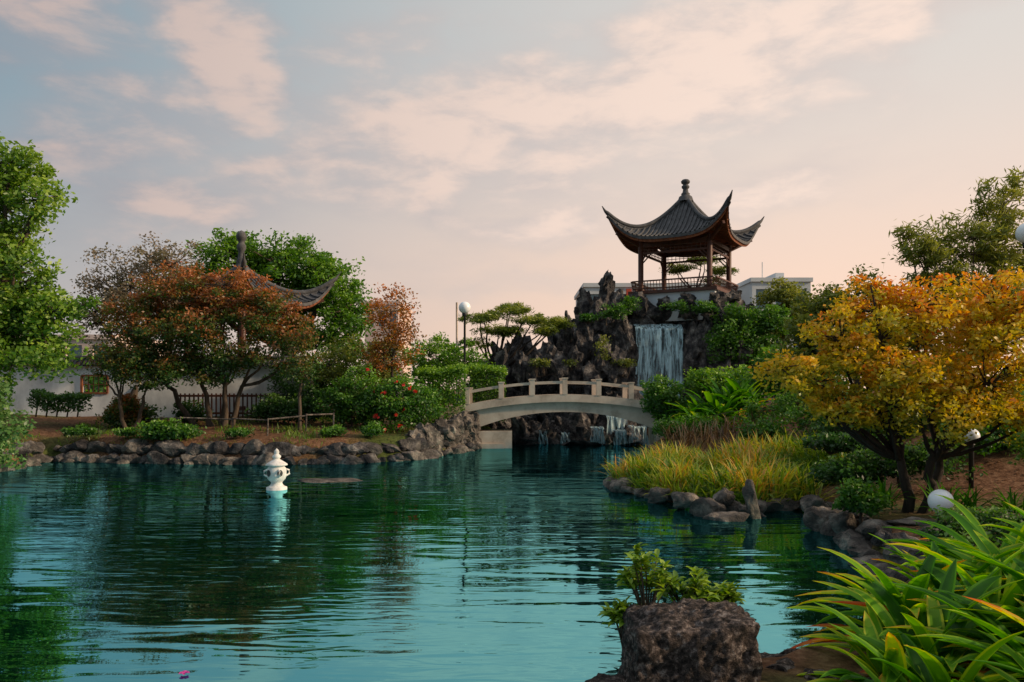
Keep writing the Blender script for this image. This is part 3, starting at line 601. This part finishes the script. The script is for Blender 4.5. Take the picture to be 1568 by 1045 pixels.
plant('green_shrub',(10.4,30,2),[(10.0,30,3.0,1.2,.8,1.0),(11.6,30,3.0,1.3,.8,1.2)],120,75,.36,.13,'mid',fork=.4,tr=.05,lvz=.4)
rosettes('cordyline_plants',[(7.0,28.5,1.3,1.3),(7.6,28.8,1.5,1.4),(8.2,28.6,1.5,1.3),(7.3,27.8,1.3,1.1),(8.6,29.2,1.8,1.4),(6.6,28.2,1.1,1.1),(6.2,27.4,.9,1)],60,1.1,.15,'blade',.1,1.4,1.1,None,.16,.05,.5,tiplv=.3)
mb=MB(); n=420; B=np.stack([R.uniform(5.0,8.2,n),R.uniform(23.5,26.5,n),np.zeros(n)],-1); B[:,2]=H(B[:,0],B[:,1])
blades(mb,B,R.random(n)*6.28,R.uniform(.3,.8,n),R.uniform(1.1,1.5,n),R.uniform(.1,.9,n),R.uniform(.02,.05,n),R.random(n),0,4); mb.build('dry_reeds',[LM['dry']])
plant('low_shrub',(6,27,1),[(5.3,26.5,1.1,.5,.5,.4),(6.4,26.2,1.2,.6,.5,.4),(8.2,25.5,1.7,.9,.5,.5),(9.4,26.5,2.0,.8,.5,.5),(7.3,23.2,1.3,.8,.4,.4),(8.8,22.6,1.7,.9,.5,.5)],190,50,.3,.1,'mid',fork=.3,tr=.03,lvz=.3)
mb=MB(); n=17000; B=np.stack([R.uniform(2.4,7.8,n),R.uniform(15.6,22.5,n),np.zeros(n)],-1)
s=sdist(B[:,0],B[:,1]); k=(s>.12)&(R.random(n)<.95)&((B[:,0]<6.4)|(B[:,1]>17.5)); B=B[k]; B[:,2]=H(B[:,0],B[:,1])-.03; n=len(B)
pt=np.array([mn.noise(Vector((b[0]*.8,b[1]*.8,3))) for b in B])
blades(mb,B,R.random(n)*6.28,(.30+.5*R.random(n))*(1+.9*pt),R.uniform(.9,1.5,n),R.uniform(.2,1.5,n),R.uniform(.018,.045,n),np.clip(.42+.9*pt+.24*R.normal(size=n)-.05*(B[:,0]-4.5),0,1),0,4); mb.build('tall_grass',[LM['grass']])
mb=MB(); n=7000; B=np.stack([R.uniform(-17,-2.5,n),R.uniform(26.5,34,n),np.zeros(n)],-1)
pt=np.array([mn.noise(Vector((b[0]*.5,b[1]*.5,9))) for b in B]); s=sdist(B[:,0],B[:,1]); B=B[(pt>.02)&(s>.3)]; B[:,2]=H(B[:,0],B[:,1])-.02; n=len(B)
blades(mb,B,R.random(n)*6.28,R.uniform(.1,.3,n),R.uniform(.8,1.5,n),R.uniform(.2,1.2,n),R.uniform(.015,.03,n),R.random(n)*.5,0,3); mb.build('bank_grass',[LM['grass']])
mb=MB(); n=16000; B=np.stack([R.uniform(-19,13,n),R.uniform(9,35,n),np.zeros(n)],-1); s=sdist(B[:,0],B[:,1]); B=B[s>.5]; B[:,2]=H(B[:,0],B[:,1])+.02
n=len(B); d=rdirs(n); d[:,2]*=.2; d=unit(d); p=np.cross(d,[0,0,1.])+0; L=.055
V=np.stack([B-d*L,B+p*L*.5,B+d*L,B-p*L*.5],1).reshape(-1,3); mb.add(V,np.arange(4*n).reshape(n,4),0,R.random(n)); mb.build('leaf_litter',[LM['dry']])

# right side
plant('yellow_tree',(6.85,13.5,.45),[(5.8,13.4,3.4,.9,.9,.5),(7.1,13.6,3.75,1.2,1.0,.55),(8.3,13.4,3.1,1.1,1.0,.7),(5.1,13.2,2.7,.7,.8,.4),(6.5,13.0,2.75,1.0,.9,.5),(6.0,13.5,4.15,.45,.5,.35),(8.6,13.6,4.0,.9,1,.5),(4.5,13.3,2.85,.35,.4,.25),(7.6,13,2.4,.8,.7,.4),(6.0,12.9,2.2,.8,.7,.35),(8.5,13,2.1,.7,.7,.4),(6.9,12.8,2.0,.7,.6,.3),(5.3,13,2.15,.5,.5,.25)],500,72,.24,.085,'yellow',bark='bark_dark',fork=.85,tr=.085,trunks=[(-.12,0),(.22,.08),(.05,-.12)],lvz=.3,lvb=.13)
plant('bamboo_tree',(12.9,22.5,1.7),[(13.9,22.5,7.6,.8,.8,.9),(12.9,22.3,6.7,1.0,.9,.6),(11.6,22.3,6.4,.8,.7,.5),(13.9,22.3,6.0,1.0,.9,.8),(12.2,22.3,5.6,1.0,.9,.5),(11.0,22.3,6.8,.35,.4,.2),(13.2,22.4,5.0,1.4,1,.9)],210,60,.34,.23,'olive',fork=2.5,tr=.07,trunks=[(0,0),(.3,.1),(-.3,0)],ratio=.19,droop=.5,lvz=.1,lvb=.22)
plant('green_tree',(10.4,24,1.8),[(9.6,24,4.6,1.1,1,1.0),(10.8,24,4.9,1.1,1,.9),(12,24,4.6,1.3,1,1.1),(9.0,23.8,3.6,.9,.9,.8),(11,23.8,3.6,1.5,1,.9)],240,80,.38,.13,'olive',fork=1.5,tr=.12,lvz=.3)
plant('dark_shrub',(8.4,19.2,1.2),[(8.0,18.6,1.6,1.0,.6,.6),(9.6,18.8,2.0,1.1,.7,.8),(7.2,17.6,1.0,.6,.4,.4)],150,65,.28,.1,'dark',fork=.4,tr=.04,lvz=.3)
plant('dark_shrub',(10.6,17,1.3),[(10.6,16.6,1.9,.9,.6,.8),(11.6,16.6,1.8,.8,.7,.8),(9.4,16.2,1.5,.8,.5,.5)],130,65,.28,.1,'mid',fork=.4,tr=.04,lvz=.3)
plant('fern_shrub',(7.6,15.6,.8),[(7.3,15.4,1.1,.5,.4,.4),(8.1,15.2,1.2,.5,.4,.4),(6.6,15.4,.9,.4,.3,.3)],100,55,.22,.08,'dark',fork=.2,tr=.03,lvz=.3)
plant('small_shrub',(5.65,12.9,.5),[(5.65,12.9,.72,.36,.3,.28)],60,55,.15,.075,'mid',fork=.15,tr=.025,lvz=.4)
plant('small_shrub',(6.9,16,.6),[(7.0,15.8,.9,.45,.4,.3),(6.4,16,.8,.3,.3,.22)],60,50,.16,.08,'dark',fork=.15,tr=.025,lvz=.4)
plant('small_shrub',(5.4,9.6,.5),[(5.4,9.6,.75,.35,.3,.25),(6.1,9.9,.8,.4,.3,.25),(4.9,8.6,.7,.3,.3,.2)],80,55,.14,.06,'dark',fork=.15,tr=.02,lvz=.4)
plant('green_shrub',(8.4,11.9,.6),[(8.1,11.8,1.7,.4,.5,.7),(8.7,11.8,1.4,.6,.5,.7)],100,65,.23,.08,'lime',fork=.3,tr=.03,lvz=.4)
rosettes('lily_clump',[(6.95,12.9,.5,1),(7.3,12.7,.5,.9),(5.9,13.3,.45,.7),(7.9,12.6,.5,.9),(6.4,13.6,.5,.9)],35,.6,.04,'blade',.7,1.5,.9,None,.08,.1,.35)
# foreground boulder
mb=MB()
v,rf=ico(6); w=v/np.max(np.abs(v),axis=1,keepdims=True); w=.80*w+.20*v
sc=np.array([.405,.34,.44])
out=[]
for p in w:
    tp=1-.08*p[2]; q=np.array([p[0]*sc[0]*tp,p[1]*sc[1]*tp,p[2]*sc[2]])
    qq=Vector(q); nn=mn.fractal(qq*3.2+Vector((5,1,2)),.8,2.1,4); r2=mn.ridged_multi_fractal(qq*13,.9,2.1,4,1,2); f3=mn.fractal(qq*26,.7,2,3)
    nrm=np.array(p)/np.linalg.norm(p); q=q+nrm*(.05*nn+.018*(r2-1.2)+.011*f3); q[2]+=.025*p[0]
    out.append(q)
mb.add(np.array(out)+np.array([1.07,4.85,.71]),rf,0,.5,True); mb.build('foreground_boulder',[M['rock_near']])
mb=MB()
for (x,y,z,a,b,c) in [(.58,4.7,.66,.17,.18,.16),(1.62,4.85,.74,.19,.2,.15),(1.95,4.9,.72,.2,.2,.14),(2.35,5.2,.7,.25,.2,.18),(.85,4.5,.6,.2,.2,.22),(1.5,4.4,.7,.28,.2,.18),(2.2,4.6,.7,.3,.25,.2),(2.9,5.8,.66,.3,.3,.3),(1.35,5.25,.5,.3,.2,.25),(2.0,5.5,.55,.3,.2,.25),(1.78,4.6,.80,.16,.14,.10),(2.05,4.5,.8,.18,.15,.10),(1.75,5.15,.68,.2,.18,.14),(2.2,5.3,.7,.2,.18,.13)]:
    put(mb,x,y,z,a,b,c,lib=ROCKS,tilt=.1)
mb.build('near_bank_rocks',[M['rock_near']])
def sprig(name,cs,n,ls,leaf):
    mb=MB()
    for (x,y,z,h,sp) in cs:
        for q in range(n):
            az=R.random()*6.28; r=sp*R.random()**.6; tip=np.array([x+r*math.cos(az),y+r*math.sin(az)*.7,z+h*(.5+.5*R.random())])
            b=np.array([x,y,z-.15]); t=np.linspace(0,1,5)[:,None]; P=b+(tip-b)*t+np.array([0,0,.05])*np.sin(t*3.14); tube(mb,P,[.008,.007,.006,.005,.003],5,1)
            m=11; a=R.random(m)*6.28; B=P[-1]-np.array([0,0,1])*R.random((m,1))*.07
            blades(mb,B,a,np.full(m,ls)*(.7+.5*R.random(m)),R.uniform(.0,1.2,m),R.uniform(.2,1,m),np.full(m,ls*.42),.3+.6*R.random(m),0,4)
    mb.build(name,[LM[leaf],M['bark']])
sprig('leafy_seedling',[(.90,5.3,1.02,.40,.2),(1.2,5.35,1.0,.25,.24),(.74,5.25,.90,.20,.14),(1.42,5.35,.98,.17,.14)],19,.09,'lime')
rosettes('variegated_strap_plant',[(2.4,4.6,.85,1),(2.85,4.2,.85,1.05),(3.0,4.9,.9,1.15),(2.25,4.15,.72,.95),(3.3,4.5,1.0,1.15),(2.6,5.2,.8,1.05),(2.9,3.8,.85,1),(3.5,5.3,.95,1.15),(2.15,4.5,.7,.8),(2.6,3.7,.75,.95),(3.7,6.0,.95,1.1),(3.1,5.7,.85,1.05),(4.1,6.6,.9,1.1),(4.0,5.6,1.0,1.15),(3.5,6.4,.75,.9),(2.1,3.9,.6,.8)],36,.82,.105,'blade',.05,1.3,.95,.16,.05,.12,.42,10,tiplv=.45,dead=.10)
mb=MB()
for k in range(5): blades(mb,np.array([[-2.86,6.95,.01]]),np.array([k*1.257]),np.array([.05]),np.array([.4]),np.array([.5]),np.array([.04]),np.array([.3]),0,4)
m=leafmat('pink_petal',[(0,(.6,.06,.3)),(1,(.7,.1,.4))]); mb.build('floating_blossom',[m])

# ---------------------------------------------------------------- sky
w=bpy.data.worlds.new('World'); scene.world=w; w.use_nodes=True; nt=w.node_tree; nt.nodes.clear(); L=nt.links
SUN_AZ=math.radians(100); SUN_EL=math.radians(22)
def mt(op,a,b=None,c=None,clamp=False):
    n=nt.nodes.new('ShaderNodeMath'); n.operation=op; n.use_clamp=clamp
    for i,q in enumerate((a,b,c)):
        if q is None: continue
        if isinstance(q,(int,float)): n.inputs[i].default_value=q
        else: L.new(q,n.inputs[i])
    return n.outputs[0]
def ss(v,a,b,to0=0,to1=1):
    n=nt.nodes.new('ShaderNodeMapRange'); n.interpolation_type='SMOOTHSTEP'; n.inputs['From Min'].default_value=a; n.inputs['From Max'].default_value=b; n.inputs['To Min'].default_value=to0; n.inputs['To Max'].default_value=to1; L.new(v,n.inputs['Value']); return n.outputs[0]
def mix(f,a,b):
    n=nt.nodes.new('ShaderNodeMixRGB')
    if isinstance(f,(int,float)): n.inputs[0].default_value=f
    else: L.new(f,n.inputs[0])
    for i,q in ((1,a),(2,b)):
        if isinstance(q,tuple): n.inputs[i].default_value=(*q,1)
        else: L.new(q,n.inputs[i])
    return n.outputs[0]
tc=nt.nodes.new('ShaderNodeTexCoord'); sp=nt.nodes.new('ShaderNodeSeparateXYZ'); L.new(tc.outputs['Generated'],sp.inputs[0])
x,y,z=sp.outputs; az=mt('ARCTAN2',x,y); el=mt('ARCSINE',z)
cmb=nt.nodes.new('ShaderNodeCombineXYZ'); L.new(mt('MULTIPLY',az,1.0),cmb.inputs[0]); L.new(mt('MULTIPLY',el,1.9),cmb.inputs[1])
mp=nt.nodes.new('ShaderNodeMapping'); mp.inputs['Rotation'].default_value=(0,0,-.32); mp.inputs['Scale'].default_value=(1,1.4,1); L.new(cmb.outputs[0],mp.inputs[0])
def nz(sc,det,ro=.55,dis=0,off=0):
    n=nt.nodes.new('ShaderNodeTexNoise'); n.noise_dimensions='4D'; n.inputs['W'].default_value=off; n.inputs['Scale'].default_value=sc; n.inputs['Detail'].default_value=det; n.inputs['Roughness'].default_value=ro; n.inputs['Distortion'].default_value=dis; L.new(mp.outputs[0],n.inputs['Vector']); return n.outputs['Fac']
n1=nz(4.2,5,.5,.15,1.3); n2=nz(10,6,.6,.25,4.1); wob=nz(6,4,.5,0,7.7); wob2=nz(6,4,.5,0,12.2)
waz=mt('ADD',az,mt('MULTIPLY',mt('SUBTRACT',wob,.5),.20)); wel=mt('ADD',el,mt('MULTIPLY',mt('SUBTRACT',wob2,.5),.13))
def blob(a0,e0,ra,re,rot,amp):
    a0,e0,rot=math.radians(a0),math.radians(e0),math.radians(rot); ra,re=math.radians(ra),math.radians(re)
    da=mt('SUBTRACT',waz,a0); de=mt('SUBTRACT',wel,e0); c,s=math.cos(rot),math.sin(rot)
    p=mt('ADD',mt('MULTIPLY',da,c/ra),mt('MULTIPLY',de,s/ra)); q=mt('SUBTRACT',mt('MULTIPLY',de,c/re),mt('MULTIPLY',da,s/re))
    d=mt('SQRT',mt('ADD',mt('MULTIPLY',p,p),mt('MULTIPLY',q,q))); return mt('MULTIPLY',ss(d,1.5,.0),amp)
bs=[blob(-20,21.2,5.0,4.4,30,.56),blob(-25,17.5,10,4.5,25,.40),blob(9,20,20,5.4,12,.54),blob(24,23,10,3.2,12,.36),blob(-6,17.2,14,5.5,10,.46),blob(-5.5,13.3,4,2.6,0,.42),blob(17,14.0,6,2.2,5,.34),blob(1,11.6,8,2.0,3,.36),blob(-10,22.8,7,2.8,8,.34),blob(-13,15.0,7,2.4,8,.38),blob(-22.5,12.0,6,1.8,3,.36),blob(4,7.5,11,1.6,2,.26),blob(-31,22,8,5,10,.4)]
B=bs[0]
for b in bs[1:]: B=mt('MAXIMUM',B,b)
dens=mt('ADD',mt('ADD',mt('MULTIPLY',n1,.8),mt('MULTIPLY',n2,.32)),B)
cl=ss(dens,.52,1.0)
gd=(math.sin(math.radians(48))*math.cos(.14),math.cos(math.radians(48))*math.cos(.14),math.sin(.14))
vd=nt.nodes.new('ShaderNodeVectorMath'); vd.operation='DOT_PRODUCT'; L.new(tc.outputs['Generated'],vd.inputs[0]); vd.inputs[1].default_value=gd
g=ss(vd.outputs['Value'],.05,.98); v=ss(el,0.0,.42)
hor=mix(g,(.50,.46,.45),(1.15,.78,.58)); topc=mix(g,(.20,.34,.42),(.82,.76,.70))
skyc=mix(v,hor,topc)
ccol=mix(g,(.62,.47,.42),(1.1,.86,.72)); shade=mix(g,(.32,.33,.37),(.80,.68,.62))
cc=mix(ss(mt('ADD',dens,mt('MULTIPLY',mt('SUBTRACT',n2,.5),1.2)),.66,1.12),shade,ccol)
fin=mix(mt('MULTIPLY',cl,.9),skyc,cc)
fin=mix(ss(el,.55,1.0),fin,(.84,.86,.90)); fin=mix(ss(el,-.02,-.2),fin,(.1,.09,.08))  # unseen zenith made brighter than a dusk sky, as added fill light; ground side darkened
st=nt.nodes.new('ShaderNodeTexSky'); st.sky_type='NISHITA'; st.sun_disc=False; st.sun_elevation=SUN_EL; st.sun_rotation=SUN_AZ; st.dust_density=2
b1=nt.nodes.new('ShaderNodeBackground'); b1.inputs[1].default_value=.08; L.new(st.outputs[0],b1.inputs[0])
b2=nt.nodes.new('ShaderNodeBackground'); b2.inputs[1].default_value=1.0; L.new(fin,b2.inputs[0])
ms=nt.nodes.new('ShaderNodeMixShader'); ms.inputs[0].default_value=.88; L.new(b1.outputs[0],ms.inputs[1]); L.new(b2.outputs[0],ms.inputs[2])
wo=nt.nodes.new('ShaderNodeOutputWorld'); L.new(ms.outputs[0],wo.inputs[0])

sd=bpy.data.lights.new('sun','SUN'); sd.energy=4.3; sd.angle=math.radians(3); sd.color=(1,.77,.52)
so=bpy.data.objects.new('sun',sd); scene.collection.objects.link(so)
dirv=Vector((math.sin(SUN_AZ)*math.cos(SUN_EL),math.cos(SUN_AZ)*math.cos(SUN_EL),math.sin(SUN_EL)))
so.rotation_euler=dirv.to_track_quat('Z','Y').to_euler(); so.location=(30,10,30)

cam=bpy.data.cameras.new('camera'); co=bpy.data.objects.new('camera',cam); scene.collection.objects.link(co)
co.location=(0,0,2.5); co.rotation_euler=(math.pi/2,0,0); cam.lens=28; cam.sensor_width=36; cam.shift_y=.0463; cam.clip_end=5000; cam.clip_start=.05
scene.camera=co
scene.view_settings.view_transform='Standard'; scene.view_settings.look='None'; scene.view_settings.exposure=0
